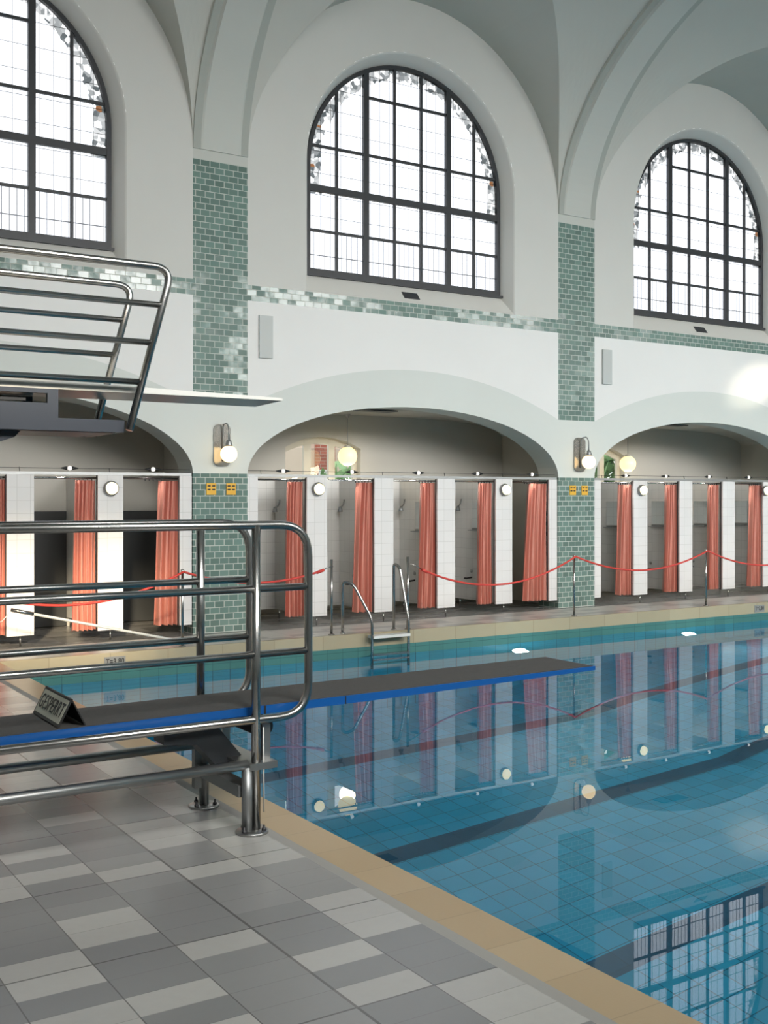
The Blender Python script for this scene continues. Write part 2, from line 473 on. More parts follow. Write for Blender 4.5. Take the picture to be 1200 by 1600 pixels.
# gallery windows with three lights each
wn = 4
for bi in (2, 3):
    c0, h, zs, zp, zc = GW[bi]; y0, y1 = YG + .12, YG + .18
    root = bpy.data.objects.new('window_%d' % wn, None); COL.objects.link(root); root['kind'] = 'structure'; wn += 1
    fr = MB()
    tp = lambda x: zp + (zc - zp) * (1 - ((x - c0) / h) ** 2)
    for xa, xb in ((c0 - h, c0 - h + .065), (c0 - .27, c0 - .155), (c0 + .155, c0 + .26), (c0 + h - .065, c0 + h)):
        fr.prism([(xa, zs), (xb, zs), (xb, tp(xb)), (xa, tp(xa))], 'y', y0, y1)
    pts = [c0 - h + 2 * h * k / 12 for k in range(13)]
    for a, b in zip(pts[:-1], pts[1:]):
        fr.prism([(a, tp(a) - .10), (b, tp(b) - .10), (b, tp(b)), (a, tp(a))], 'y', y0 + .004, y1 - .004)
    fr.box(c0 - h, c0 + h, y0 + .004, y1 - .004, zs, zs + .07)
    obj('frame', fr, M['wood'], root)
    gl = MB(); gl.box(c0 - h, c0 + h, y0 + .025, y0 + .03, zs + .03, zp)
    obj('glazing', gl, M['clear'], root)

# ------------------------------------------------------------------ ceiling: groined vault
A, Bz = 4.5, 3.1
c = MB()
def mpt(x, t): return (x, YW - A * (1 - cos(t)), ZS + Bz * sin(t))
def opp(p): return (p[0], YO + YW - p[1], p[2])
for bx in BAYS:
    NT_ = 22
    for a, b in zip(US[:-1], US[1:]):
        if abs((a + b) / 2) > HO: za = zb = ZS
        else: za, zb = cap(a), cap(b)
        ta, tb = math.asin(min(1, (za - ZS) / Bz)), math.asin(min(1, (zb - ZS) / Bz))
        if max(za, zb) > ZS + 1e-6:
            q4 = ((bx + a, YW, za), (bx + b, YW, zb), mpt(bx + b, tb), mpt(bx + a, ta))
            c.quad(*q4, 0, True); c.quad(*[opp(p) for p in q4], 0, True)
        for k in range(NT_):
            f0, f1 = k / NT_, (k + 1) / NT_
            ga = lambda f: ta + (PI / 2 - ta) * f
            gb = lambda f: tb + (PI / 2 - tb) * f
            q4 = (mpt(bx + a, ga(f0)), mpt(bx + b, gb(f0)), mpt(bx + b, gb(f1)), mpt(bx + a, ga(f1)))
            c.quad(*q4, 0, True); c.quad(*[opp(p) for p in q4], 0, True)
yc0 = YW - A; yc1 = YO + A
c.quad((XL, yc0, ZS + Bz), (XR, yc0, ZS + Bz), (XR, yc1, ZS + Bz), (XL, yc1, ZS + Bz), 0)
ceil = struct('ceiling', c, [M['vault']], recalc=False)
# transverse ribs
prof = [(-.37, 0), (-.37, .05), (-.27, .05), (-.245, .085), (.245, .085), (.27, .05), (.37, .05), (.37, 0)]
rn = 1
for px in [BAYS[0] - HB + PITCH * k for k in range(1, 6)]:
    r = MB(); rows = []
    for k in range(41):
        t = PI / 2 * k / 40
        n = Vector((0, -cos(t) * Bz, -sin(t) * A)).normalized()
        p = Vector(mpt(px, t))
        e = min(1, k / 12); rows.append([p + Vector((u, 0, 0)) + n * (.012 + (d - .012) * (.12 + .88 * e) if d else -.04) for u, d in prof])
    yflat = yc1
    last = [Vector((v.x, yflat, v.z)) for v in rows[-1]]; rows.append(last)
    m = len(prof); vs = [v for row in rows for v in row]
    for i in range(len(rows) - 1):
        for j in range(m - 1):
            mi = 1 if j in (1, 5) else 0
            r.quad(rows[i][j], rows[i][j + 1], rows[i + 1][j + 1], rows[i + 1][j], mi, False)
    r.add(rows[0], [tuple(range(m))], 0)
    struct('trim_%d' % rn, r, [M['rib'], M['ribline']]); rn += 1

# ------------------------------------------------------------------ other walls
SUNX = BAYS[0]          # sole opening in the unseen wall, shaped to place the sun patch
o = MB()
for bx in BAYS:
    a, b = bx - HB, bx + HB
    if bx == SUNX:
        x0, x1, z0, z1 = bx - 1.65, bx + 1.65, 5.62, 7.6
        o.quad((a, YO, 0), (b, YO, 0), (b, YO, z0), (a, YO, z0)); o.quad((a, YO, z0), (x0, YO, z0), (x0, YO, 9.2), (a, YO, 9.2))
        o.quad((x1, YO, z0), (b, YO, z0), (b, YO, 9.2), (x1, YO, 9.2)); o.quad((x0, YO, z1), (x1, YO, z1), (x1, YO, 9.2), (x0, YO, 9.2))
    else: o.quad((a, YO, 0), (b, YO, 0), (b, YO, 9.2), (a, YO, 9.2))
struct('wall_front', o, M['white'], recalc=False)
for nm, x in (('wall_left', XL), ('wall_right', XR)):
    q = MB(); q.quad((x, YO, 0), (x, YW, 0), (x, YW, 9.2), (x, YO, 9.2)); struct(nm, q, M['white'], recalc=False)

# ------------------------------------------------------------------ hall windows
def hall_window(n, bx):
    r, y0, y1 = 1.63, YW + .20, YW + .26
    root = bpy.data.objects.new('window_%d' % n, None); COL.objects.link(root); root.location = (bx, 0, NZ); root['kind'] = 'structure'
    fr = MB(); zb = 4.665 - NZ
    # outer ring
    N = 48; pi_, po = [], []
    for rr, lst in ((r - .055, pi_), (r, po)):
        lst.append((-rr, zb + (.0 if rr == r else .07)))
        lst += [(-rr * cos(PI * k / N), rr * sin(PI * k / N)) for k in range(N + 1)]
        lst.append((rr, zb + (.0 if rr == r else .07)))
    for k in range(len(po) - 1):
        fr.prism([pi_[k], pi_[k + 1], po[k + 1], po[k]], 'y', y0, y1)
    fr.prism([pi_[0], po[0], po[-1], pi_[-1]], 'y', y0, y1)
    def vb(x, hw, d):
        fr.box(x - hw, x + hw, y0 + d, y1 - d, zb + .03, sqrt(max(.01, (r - .03) ** 2 - x * x)))
    for s in (-1, 1):
        vb(s * .695, .042, .004); vb(s * .225, .018, .012); vb(s * 1.16, .018, .012)
    def hb(z, hw, x0, x1, d): fr.box(x0, x1, y0 + d, y1 - d, z - hw, z + hw)
    for z, hw, d in ((5.25 - NZ, .018, .014), (5.815 - NZ, .045, .006), (6.385 - NZ, .018, .014)):
        e = sqrt((r - .03) ** 2 - max(0, z) ** 2); hb(z, hw, -e, e, d)
    hb(7.18 - NZ, .018, -.695, .695, .014)
    obj('frame', fr, M['frame'], root)
    sl = MB(); sl.box(-r - .04, r + .04, YW + .17, y1, zb - .035, zb + .005)
    obj('sill', sl, M['frame'], root)
    gl = MB(); ym = (y0 + y1) / 2
    ring = [(-r + .02, zb + .02)] + [(-(r - .02) * cos(PI * k / N), (r - .02) * sin(PI * k / N)) for k in range(N + 1)] + [(r - .02, zb + .02)]
    gl.prism(ring, 'y', ym - .003, ym + .003)
    obj('glazing', gl, M['glass'], root)
    return root
for n, bx in ((1, B1), (2, B2), (3, B3)): hall_window(n, bx)
wn = 6
for bx in (BAYS[0], BAYS[4], BAYS[5]): hall_window(wn, bx); wn += 1

# ------------------------------------------------------------------ floor, coping, pool
f = MB()
CW = .23    # coping width
def rect(mb, x0, x1, y0, y1, z, mi=0): mb.quad((x0, y0, z), (x1, y0, z), (x1, y1, z), (x0, y1, z), mi)
rect(f, XL, PX0 - CW - .06, YO, 12.65, 0, 0)
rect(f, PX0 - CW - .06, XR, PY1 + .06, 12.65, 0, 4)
rect(f, PX1 + CW, XR, YO, PY1 + .06, 0, 0)
rect(f, PX0 - CW - .06, PX1 + CW, YO, PY0 - CW, 0, 0)
rect(f, PX0 - CW - .06, PX0 - CW, PY0 - CW, PY1 + .06, 0, 3)
rect(f, XL, XR, 12.65, 12.668, 0, 2)
rect(f, XL, XR, 12.668, YG, 0, 1)
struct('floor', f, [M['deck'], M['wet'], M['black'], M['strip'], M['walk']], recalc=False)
cp = MB()
rect(cp, PX0 - CW, PX0, PY0, PY1, .0, 1); cp.quad((PX0, PY0, 0), (PX0, PY1, 0), (PX0, PY1, -.17), (PX0, PY0, -.17), 1)
rect(cp, PX0 - CW, PX1 + CW, PY1, PY1 + .06, .0, 0); cp.quad((PX0, PY1, 0), (PX1, PY1, 0), (PX1, PY1, -.168), (PX0, PY1, -.168), 0)
rect(cp, PX1, PX1 + CW, PY0, PY1, 0, 1); cp.quad((PX1, PY0, 0), (PX1, PY1, 0), (PX1, PY1, -.17), (PX1, PY0, -.17), 1)
rect(cp, PX0 - CW, PX1 + CW, PY0 - CW, PY0, 0, 0); cp.quad((PX0, PY0, 0), (PX1, PY0, 0), (PX1, PY0, -.17), (PX0, PY0, -.17), 0)
struct('trim_6', cp, [M['copx'], M['copy']], recalc=False)
pb = MB()
def depth(x):
    if x < 9.3: return -.29 - 3.2
    if x < 13.3: return -3.49 + 1.65 * (x - 9.3) / 4
    return -1.84 + .4 * (x - 13.3) / 14.5
ys = [PY0]
lanes = [1.25, 3.45, 5.66, 7.88, 10.1]
for l in lanes: ys += [l - .125, l + .125]
ys.append(PY1)
xs = [PX0, 9.3, 10.6, 12, 13.3, 20, PX1]
for xa, xb in zip(xs[:-1], xs[1:]):
    for j, (ya, yb) in enumerate(zip(ys[:-1], ys[1:])):
        pb.quad((xa, ya, depth(xa)), (xb, ya, depth(xb)), (xb, yb, depth(xb)), (xa, yb, depth(xa)), 1 if j % 2 else 0)
    for y in (PY0, PY1):
        pb.quad((xa, y, depth(xa)), (xb, y, depth(xb)), (xb, y, -.31), (xa, y, -.31), 0)
        pb.quad((xa, y, -.31), (xb, y, -.31), (xb, y, -.168), (xa, y, -.168), 2)
for x in (PX0, PX1):
    pb.quad((x, PY0, depth(x)), (x, PY1, depth(x)), (x, PY1, -.31), (x, PY0, -.31), 0)
    pb.quad((x, PY0, -.31), (x, PY1, -.31), (x, PY1, -.168), (x, PY0, -.168), 2)
struct('pool_basin', pb, [M['pool'], M['lane'], M['band']], recalc=False)
wa = MB(); wa.quad((PX0, PY0, WZ), (PX1, PY0, WZ), (PX1, PY1, WZ), (PX0, PY1, WZ))
tag(obj('pool_water', wa, M['water'], recalc=False), 'still turquoise water filling the swimming pool', 'water', kind='stuff')

# ------------------------------------------------------------------ text
def text_mesh(txt, size, bold=.0, sx=1.0, thick=.001):
    cu = bpy.data.curves.new('lettering', 'FONT'); cu.body = txt; cu.size = size; cu.align_x = 'CENTER'; cu.align_y = 'CENTER'
    cu.offset = bold; cu.space_character = 1.12; cu.extrude = thick
    ob = bpy.data.objects.new('lettering', cu); COL.objects.link(ob)
    bpy.context.view_layer.update()
    me = bpy.data.meshes.new_from_object(ob.evaluated_get(bpy.context.evaluated_depsgraph_get()))
    bpy.data.objects.remove(ob); bpy.data.curves.remove(cu)
    for v in me.vertices: v.co.x *= sx
    me.name = 'lettering'
    return me
def place_text(me, origin, right, up, mat, parent=None):
    right = Vector(right).normalized(); up = Vector(up); up = (up - right * up.dot(right)).normalized(); nrm = right.cross(up)
    me.materials.clear(); me.materials.append(mat)
    ob = bpy.data.objects.new('lettering', me); COL.objects.link(ob)
    mtx = Matrix((right, up, nrm)).transposed().to_4x4(); mtx.translation = Vector(origin)
    ob.matrix_world = mtx
    if parent:
        ob.parent = parent; ob.matrix_parent_inverse = parent.matrix_world.inverted()
    return ob

# ------------------------------------------------------------------ low springboard in the foreground
lo = thing('springboard', 'low blue springboard with black non-slip top and steel guard rails, reaching over the pool', 'springboard')
def bz(x): return .612 + .006 * (x - 1.2)
X0, X1 = -.6, 4.86; yn, yf = 5.155, 5.625
bd = MB(); N = 16
rows = []
for k in range(N + 1):
    x = X0 + (X1 - X0) * k / N; th = .043 if x < 3.2 else .043 - .018 * (x - 3.2) / (X1 - 3.2)
    rows.append([(x, yn, bz(x) - th), (x, yn, bz(x)), (x, yf, bz(x)), (x, yf, bz(x) - th)])
for i in range(N):
    for j in range(4):
        bd.quad(rows[i][j], rows[i][(j + 1) % 4], rows[i + 1][(j + 1) % 4], rows[i + 1][j], 0)
bd.quad(*rows[0]); bd.quad(*rows[-1])
board = obj('board', bd, [M['blue']], lo)
ns = MB()
ns.quad((X0, yn + .006, bz(X0) + .0025), (X1 - .015, yn + .006, bz(X1) + .0025), (X1 - .015, yf - .012, bz(X1) + .0025), (X0, yf - .012, bz(X0) + .0025), 0)
ns.add([(X0, yn + .006, bz(X0)), (X1 - .015, yn + .006, bz(X1)), (X1 - .015, yn + .006, bz(X1) + .0025), (X0, yn + .006, bz(X0) + .0025)], [(0, 1, 2, 3)])
obj('non_slip_cover', ns, M['nonslip'], board, recalc=False)['label'] = 'black non-slip cover on the board'
ed = MB(); ed.box(X0, 4.2, yf - .011, yf + .001, .585, bz(X0) + .004); obj('edge_strip', ed, M['ivory'], board)
jn = MB(); jn.box(2.555, 2.567, yn - .0015, yn + .002, bz(2.56) - .044, bz(2.56)); obj('joint', jn, M['black'], board)
jn = MB(); jn.box(3.04, 3.046, yn - .0015, yn + .002, bz(3.04) - .044, bz(3.04)); obj('joint', jn, M['black'], board)
def guard(y, name, near):
    r1, r2 = .0205, .0185
    ex, px = (2.78, 2.478) if near else (2.715, 2.42)
    m = MB()
    m.tube(fillet([(-.55, y, 1.552), (ex, y, 1.552), (ex, y, .566), (-.55, y, .566)], .17), .0215, 12)
    rail = obj('guard_rail', m, M['steel'], lo)
    for z in ((1.23, .897) if near else (1.233, .914)):
        mm = MB(); mm.tube([(-.55, y, z), (ex, y, z)], r2, 10); obj('middle_rail', mm, M['steel'], rail)
    p = MB(); p.tube([(px, y, .012 if near else .5), (px, y, 1.552)], .0235, 12); obj('rail_post', p, M['steel'], rail)
    p = MB(); p.tube([(-.1, y, .012), (-.1, y, 1.552)], .0235, 12); obj('rail_post', p, M['steel'], rail)
    return rail
guard(5.09, 'near', True); guard(5.66, 'far', False)
# legs with round bolted foot plates
for (x, y, zt, near) in ((2.428, 5.09, .335, True), (2.44, 5.66, .47, False)):
    lg = MB(); lg.tube([(x, y, .012), (x, y, zt)], .027, 12)
    if not near: lg.box(x - .062, x - .022, y - .02, y + .02, .11, .5)
    leg = obj('leg', lg, M['dullsteel'], lo)
    fp = MB(); cx_ = 2.455 if near else 2.44
    fp.lathe([(.001, .0), (.083, .0), (.083, .010), (.078, .014), (.001, .014)], (cx_, y, 0), 28)
    foot = obj('foot_plate', fp, M['brushed'], leg)
    for q in (1.9, 3.6, 5.6):
        b_ = MB(); bx_, by_ = cx_ + .062 * cos(q), y + .062 * sin(q)
        b_.lathe([(.001, .012), (.012, .012), (.012, .024), (.006, .026), (.006, .040), (.001, .042)], (bx_, by_, 0), 10)
        obj('bolt', b_, M['dark'], foot)
for y, x1 in ((5.09, 2.43), (5.66, 2.44)):
    m = MB(); m.tube([(-.5, y, .345), (x1, y, .345)], .026, 12); obj('base_rail', m, M['brushed'], lo)
# fulcrum: sloped box arm, cross beams, black roller in its bracket
m = MB()
m.prism([(2.08, .52), (2.36, .52), (2.52, .325), (2.52, .265), (2.40, .265), (2.26, .42), (2.08, .44)], 'y', 5.33, 5.47)
obj('fulcrum_arm', m, M['darksteel'], lo)
m = MB(); m.box(2.515, 2.535, 5.335, 5.465, .268, .322); obj('end_cap', m, M['brushed'], lo)
m = MB(); m.box(2.15, 2.33, 5.52, 5.64, .40, .545); obj('side_plate', m, M['dullsteel'], lo)
m = MB(); m.box(2.39, 2.47, 5.11, 5.64, .18, .24); obj('cross_beam', m, M['dullsteel'], lo)
m = MB(); m.lathe([(.001, 0), (.052, 0), (.056, .02), (.056, .43), (.052, .45), (.001, .45)], (2.56, 5.165, .51), 20, 0, 'y'); obj('roller', m, M['rubber'], lo)['label'] = 'black rubber fulcrum roller'
m = MB()
for yb_ in (5.135, 5.625): m.box(2.53, 2.575, yb_ - .012, yb_ + .012, .335, .53)
m.box(2.43, 2.585, 5.06, 5.66, .318, .338); m.box(2.43, 2.585, 5.06, 5.12, .338, .352)
obj('roller_bracket', m, M['brushed'], lo)
m = MB(); m.tube([(2.512, 5.07, .10), (2.508, 5.066, .53)], .004, 6); obj('cable', m, M['ivory'], lo)
# rear stand outside the picture
for y in (5.2, 5.58):
    m = MB(); m.box(-.35, -.25, y - .03, y + .03, 0, .565); obj('rear_stand', m, M['dullsteel'], lo)

# A-frame sign on the board
sg = thing('folding_sign', 'small black A-shaped GESPERRT sign standing across the low springboard', 'sign', (1.565, 5.385, bz(1.56) + .008))
yA, yB = 5.17 - 5.385, 5.60 - 5.385; H_ = .128
def leaf(mb, xb, y0, y1, h0, h1, t, off):
    # strip on the sloped face between fractions h0..h1 of the slope
    d = Vector((-xb, 0, H_)); nrm = Vector((-H_, 0, -xb)).normalized() if xb < 0 else Vector((H_, 0, xb)).normalized()
    if xb < 0: nrm = Vector((-H_, 0, -xb)).normalized()
    P = lambda y, h, o_: Vector((xb, y, 0)) + d * h + nrm * o_
    vs = [P(y0, h0, off), P(y1, h0, off), P(y1, h1, off), P(y0, h1, off), P(y0, h0, off + t), P(y1, h0, off + t), P(y1, h1, off + t), P(y0, h1, off + t)]
    mb.add(vs, [(0, 3, 2, 1), (4, 5, 6, 7), (0, 1, 5, 4), (1, 2, 6, 5), (2, 3, 7, 6), (3, 0, 4, 7)])
m = MB(); leaf(m, -.066, yA, yB, 0, 1, .006, -.006); front = obj('front_panel', m, M['black'], sg)
m = MB(); leaf(m, .066, yA, yB, 0, 1, .006, -.006); obj('rear_panel', m, M['black'], sg)
m = MB(); leaf(m, -.066, yA + .016, yB - .014, .10, .90, .0012, .0); obj('face_plate', m, M['sign'], front)['label'] = 'pale face of the sign'
d_ = Vector((.066, 0, H_)); n_ = Vector((-H_, 0, .066)).normalized()
bpy.context.view_layer.update()
me = text_mesh('GESPERRT', .10, .0, .52)
wid = max(v.co.x for v in me.vertices) - min(v.co.x for v in me.vertices)
for v in me.vertices: v.co.x *= .37 / wid
lt = place_text(me, Vector((1.565, 5.385, bz(1.56) + .008)) + Vector((-.066, 0, 0)) + d_ * .5 + n_ * .0024, (0, -1, 0), d_, M['letter'])
bpy.context.view_layer.update()
lt.parent = front; lt.matrix_parent_inverse = front.matrix_world.inverted()

# ------------------------------------------------------------------ high springboard, upper left
up = thing('springboard', 'high white springboard with slanting steel railings on a dark blue-grey frame', 'springboard')
yn, yf = 5.72, 6.20; zb = 2.250
bd = MB(); rows = []
X0, X1 = -2.2, 2.955
for k in range(N + 1):
    x = X0 + (X1 - X0) * k / N; th = .05 if x < 1.3 else .05 - .034 * (x - 1.3) / (X1 - 1.3)
    xo = .06 if k == N else 0
    rows.append([(x, yn, zb), (x, yn, zb + th), (x + xo, yf, zb + th), (x + xo, yf, zb)])
for i in range(N):
    for j in range(4): bd.quad(rows[i][j], rows[i][(j + 1) % 4], rows[i + 1][(j + 1) % 4], rows[i + 1][j])
bd.quad(*rows[0]); bd.quad(*rows[-1])
obj('board', bd, M['ivory'], up)
for y in (5.655, 6.255):
    m = MB(); m.tube(fillet([(-2.2, y, 2.927), (2.255, y, 2.927), (2.015, y, 2.045)], .11), .0205, 12)
    rail = obj('guard_rail', m, M['steel'], up)
    for z in (2.722, 2.517, 2.304):
        mm = MB(); mm.tube([(-2.2, y, z), (2.255 - .24 * (2.927 - z) / .882, y, z)], .0165, 10)
        obj('middle_rail', mm, M['steel'], rail)
m = MB()
m.box(-2.2, 2.0, 5.685, 5.715, 2.035, 2.10); m.box(-2.2, 1.98, 6.205, 6.235, 2.035, 2.10)
m.prism([(-2.2, 5.715), (1.96, 5.715), (1.90, 6.205), (-2.2, 6.205)], 'z', 2.032, 2.05)
m.box(1.95, 1.985, 5.715, 6.205, 2.035, 2.10)
obj('platform_frame', m, M['navy'], up)
m = MB()
for y0_ in (5.70, 6.19):
    m.box(-1.5, 1.655, y0_, y0_ + .03, 2.10, 2.175); m.box(-1.5, 1.655, y0_, y0_ + .03, 2.225, 2.248)
    m.box(1.60, 1.655, y0_, y0_ + .03, 2.175, 2.225)
obj('fulcrum_carriage', m, M['navy'], up)
m = MB(); m.lathe([(.001, 0), (.02, 0), (.02, .45), (.001, .45)], (1.3, 5.74, 2.20), 14, 0, 'y'); m.box(.4, 1.5, 5.735, 5.75, 2.185, 2.20); obj('roller', m, M['rubber'], up)
m = MB(); m.prism([(1.48, 2.033), (1.45, 2.0), (1.38, 1.975), (1.1, 1.90), (.5, 1.75), (-.4, 1.65), (-.4, 2.033)], 'y', 5.76, 6.16); obj('bracket', m, M['navy'], up)
m = MB(); m.box(-.5, -.1, 5.78, 6.14, 0, 1.9); obj('column', m, M['navy'], up)

# ------------------------------------------------------------------ pool ladder
la = thing('pool_ladder', 'stainless steel pool ladder with two curved handrails at the far pool edge', 'ladder', (0, 0, 0))
def handrail(xb, xw, za):
    pts = [(xb, 11.84, 0), (xb, 11.84, za - .14)]
    pts = [(xb, 11.84, 0.0), (xb, 11.84, za), (xb + (xw - xb) * .25, 11.775, za + .02), (xw, 11.62, .14), (xw, 11.62, -1.1)]
    pts = fillet([pts[0], (xb, 11.84, za + .13), (xb + (xw - xb) * .35, 11.74, za + .09), (xw, 11.60, .15)], .17) [:-1] + fillet([(xb + (xw - xb) * .9, 11.624, .25), (xw, 11.60, .15), (xw, 11.60, -1.1)], .05)
    m = MB(); m.tube(pts, .0185, 12)
    h = obj('handrail', m, M['steel'], la)
    q = MB(); q.lathe([(.001, .0), (.036, .0), (.036, .006), (.02, .02), (.019, .02)], (xb, 11.84, 0), 16); obj('flange', q, M['steel'], h)
handrail(6.945, 7.225, .525); handrail(7.70, 7.765, .715)
m = MB(); m.box(7.225, 7.765, 11.555, 11.69, -.055, -.02); obj('top_step', m, M['ivory'], la)
for z in (-.26, -.52, -.78):
    m = MB(); m.box(7.225, 7.765, 11.57, 11.65, z - .012, z + .012); obj('step', m, M['steel'], la)

# ------------------------------------------------------------------ stanchions and ropes
posts = [(2.30, .85), (4.826, .85), (6.765, .925), (7.886, .925), (10.717, .85), (13.43, .86), (16.3, .86)]
lab = ['steel rope post at the far pool edge, beyond the frame on the left', 'thin rope post before the stalls just left of the left green pier', 'steel rope post just left of the pool ladder', 'steel rope post just right of the pool ladder',
       'steel rope post in front of the right green pier', 'steel rope post in the right bay, near the frame edge', 'steel rope post farthest along the pool edge']
sp = None
for i, (x, h) in enumerate(posts):
    if i == 0: continue
    t = thing('rope_post', lab[i], 'post', (x, 11.80, 0), 'rope posts along the far pool edge')
    m = MB(); m.tube([(0, 0, .008), (0, 0, h)], .0165, 12); obj('pole', m, M['steel'], t)
    m = MB(); m.lathe([(.001, 0), (.04, 0), (.04, .007), (.02, .016), (.001, .016)], (0, 0, 0), 18); obj('base', m, M['steel'], t)
    m = MB()
    if i in (2, 3): m.tube([(0, 0, h - .09), (.03 if i == 3 else -.03, -.012, h - .09)], .006, 8)
    else: m.lathe([(.001, h + .025), (.019, h + .02), (.022, h), (.019, h - .02), (.0185, h - .025)], (0, 0, 0), 12)
    obj('rope_holder', m, M['steel'], t)
ropes = [(2.30, .83, 4.826, .845, .30, 'red rope sagging left from the thin post before the sunlit stalls', 0, 0),
         (4.826, .845, 6.765, .84, .16, 'short red rope between the left green pier and the pool ladder', 0, 1),
         (7.886, .84, 10.717, .845, .335, 'long red rope sagging from the pool ladder to the right green pier', 1, 0),
         (10.717, .845, 13.43, .855, .245, 'red rope sagging from the right green pier across the right bay', 0, 0),
         (13.43, .855, 16.3, .855, .27, 'red rope running out of the frame at the right', 0, 0)]
for x0, z0, x1, z1, sag, l, h0, h1 in ropes:
    t = thing('barrier_rope', l, 'rope', (0, 0, 0), 'red barrier ropes')
    pts = []
    for k in range(29):
        s_ = k / 28; pts.append((x0 + (x1 - x0) * s_, 11.765, z0 + (z1 - z0) * s_ - 4 * sag * s_ * (1 - s_)))
    a = 2 if h0 else 0; b = len(pts) - (2 if h1 else 0)
    m = MB(); m.tube(pts[a:b], .0135, 8); obj('cord', m, M['red'], t)
    for e, seq in ((h0, pts[:3]), (h1, pts[-3:][::-1])):
        if e:
            m = MB(); m.tube([seq[0], (Vector(seq[0]) + Vector(seq[2])) / 2 + Vector((0, 0, .012)), seq[2]], .007, 8); obj('hook', m, M['steel'], t)
            m = MB(); d = (Vector(seq[2]) - Vector(seq[0])).normalized(); p = Vector(seq[2]); m.tube([p - d * .01, p + d * .09], .02, 10); obj('rope_end', m, M['red'], t)

# long white pole propped before the left stalls
t = thing('rescue_pole', 'long white pole lying slanted before the sunlit stalls', 'pole', (0, 0, 0))
m = MB(); m.tube([(2.975, 11.86, .505), (4.985, 11.86, .016)], .015, 10); pole = obj('shaft', m, M['ivory'], t)
m = MB(); m.tube([(2.95, 11.86, .512), (3.18, 11.857, .456)], .021, 10); obj('grip', m, M['steel'], t)
m = MB(); m.tube([(2.96, 11.86, .51), (2.86, 11.86, .40), (2.70, 11.87, .34), (2.30, 11.87, .36)], .005, 6); obj('cord', m, M['ivory'], t)

# ------------------------------------------------------------------ shower stalls
PN = [-1.575, -.53, .515, 1.56]
bayname = {1: 'left of the left green pier', 2: 'in the middle bay', 3: 'right of the right green pier'}
ORD = ['first', 'second', 'third', 'fourth', 'fifth']
def front_panel(x0, x1, m): m.box(x0, x1, YW + .02, YW + .05, .118, 1.945)
proto = {}
def partition(bi, k):
    full = 0 <= k < 4
    bx = BAYS[bi]; px = bx + (PN[k] if full else (-2.515 if k < 0 else 2.505))
    deep = YG - .02 if bi == 1 else 13.98
    what = ('%s full-width white tiled shower panel from the left, %s' % (ORD[k], bayname[bi])) if full else ('narrow white tiled end panel against the %s' % (('left' if bi == 2 else 'right') + ' green pier, right of it' if k < 0 else ('left' if bi == 1 else 'right') + ' green pier, left of it'))
    if bi == 1 and k == 2: what = 'sunlit white tiled shower panel near the left edge of the picture'
    if bi == 1 and k == 3: what = 'sunlit white tiled shower panel carrying a round lamp, left of the left green pier'
    t = thing('shower_partition', what, 'partition', (px, 0, 0), 'white tiled shower partitions')
    key = (full, bi == 1, k if not full else 0)
    hw = .152 if full else .078
    m = MB(); front_panel(-hw, hw, m); obj('front_panel', m, M['whitetile'], t)
    m = MB(); m.box(-hw - .006, hw + .008 if full else hw, YW + .052, YW + .07, .112, 1.94); obj('panel_edge', m, M['dark'], t)
    if full:
        m = MB(); m.box(-.022, .022, YW + .077, deep, .118, 1.93); obj('side_panel', m, M['greytile'], t)
        
        for yy in (YW + .035, deep - .1):
            m = MB(); m.tube([(0, yy, 0.0), (0, yy, .118)], .010, 8); obj('foot', m, M['steel'], t)
    if bi != 1 and k >= 0:
        w_ = 1.0 if k < 4 else .88
        off = -.024 if full else .078
        m = MB(); m.box(off - w_, off, 13.96, 13.98, .118, 1.93); obj('back_panel', m, M['greytile'] if full or bi != 2 else M['green'], t)
    return t
for k in (1, 2, 3, 4): partition(1, k)
for k in (-1, 0, 1, 2, 3, 4): partition(2, k)
for k in (-1, 0, 1, 2, 3): partition(3, k)

# salmon curtains gathered at the right of each stall
def curtain(w_top, w_bot, n, seed, skew=0):
    rr = random.Random(seed); m = MB(); NU, NV = 64, 14
    ph = rr.random() * 6; ph2 = rr.random() * 6
    def P(i, j, o_):
        s_ = i / NU; v = j / NV                     # v 0 top, 1 bottom
        wd = w_top + (w_bot - w_top) * v ** .8
        x = -wd * (1 - s_) + .018 * sin(3 * v + ph) * sin(PI * s_)
        amp = (.028 + .012 * v)
        q = 2 * PI * n * (s_ + .05 * sin(4 * s_ + ph2) + .03 * v * sin(5 * s_ + ph))
        y = amp * sin(q) + .012 * sin(2.3 * q + 3 * v)
        z = 1.885 + (.125 - 1.885) * v + .004 * sin(q) * v
        return (x, y + o_, z)
    for o_ in (0, .005):
        vs = [P(i, j, o_) for j in range(NV + 1) for i in range(NU + 1)]
        m.add(vs, [(j * (NU + 1) + i, j * (NU + 1) + i + 1, (j + 1) * (NU + 1) + i + 1, (j + 1) * (NU + 1) + i) for j in range(NV) for i in range(NU)], 0, True)
    return m
cm = [curtain(.235, .275, 3.6, 1).mesh('shower_curtain', M['curtain']), curtain(.25, .30, 4.2, 5).mesh('shower_curtain', M['curtain']), curtain(.225, .285, 3.8, 9).mesh('shower_curtain', M['curtain'])]
cwide = curtain(.34, .46, 4.6, 12).mesh('shower_curtain', M['curtain'])
def place_curtain(bi, k, label, me):
    xr = BAYS[bi] + (PN[k] - .150 if k < 4 else 2.425)
    o = bpy.data.objects.new('shower_curtain', me); COL.objects.link(o); o.location = (xr, YW + .11, 0)
    tag(o, label, 'curtain', 'salmon shower curtains')
place_curtain(1, 2, 'salmon shower curtain at the left edge of the picture', cm[0])
place_curtain(1, 3, 'sunlit salmon curtain left of the round lamp beside the left green pier', cm[1])
place_curtain(1, 4, 'salmon curtain beside the left green pier, behind the thin rope post', cm[2])
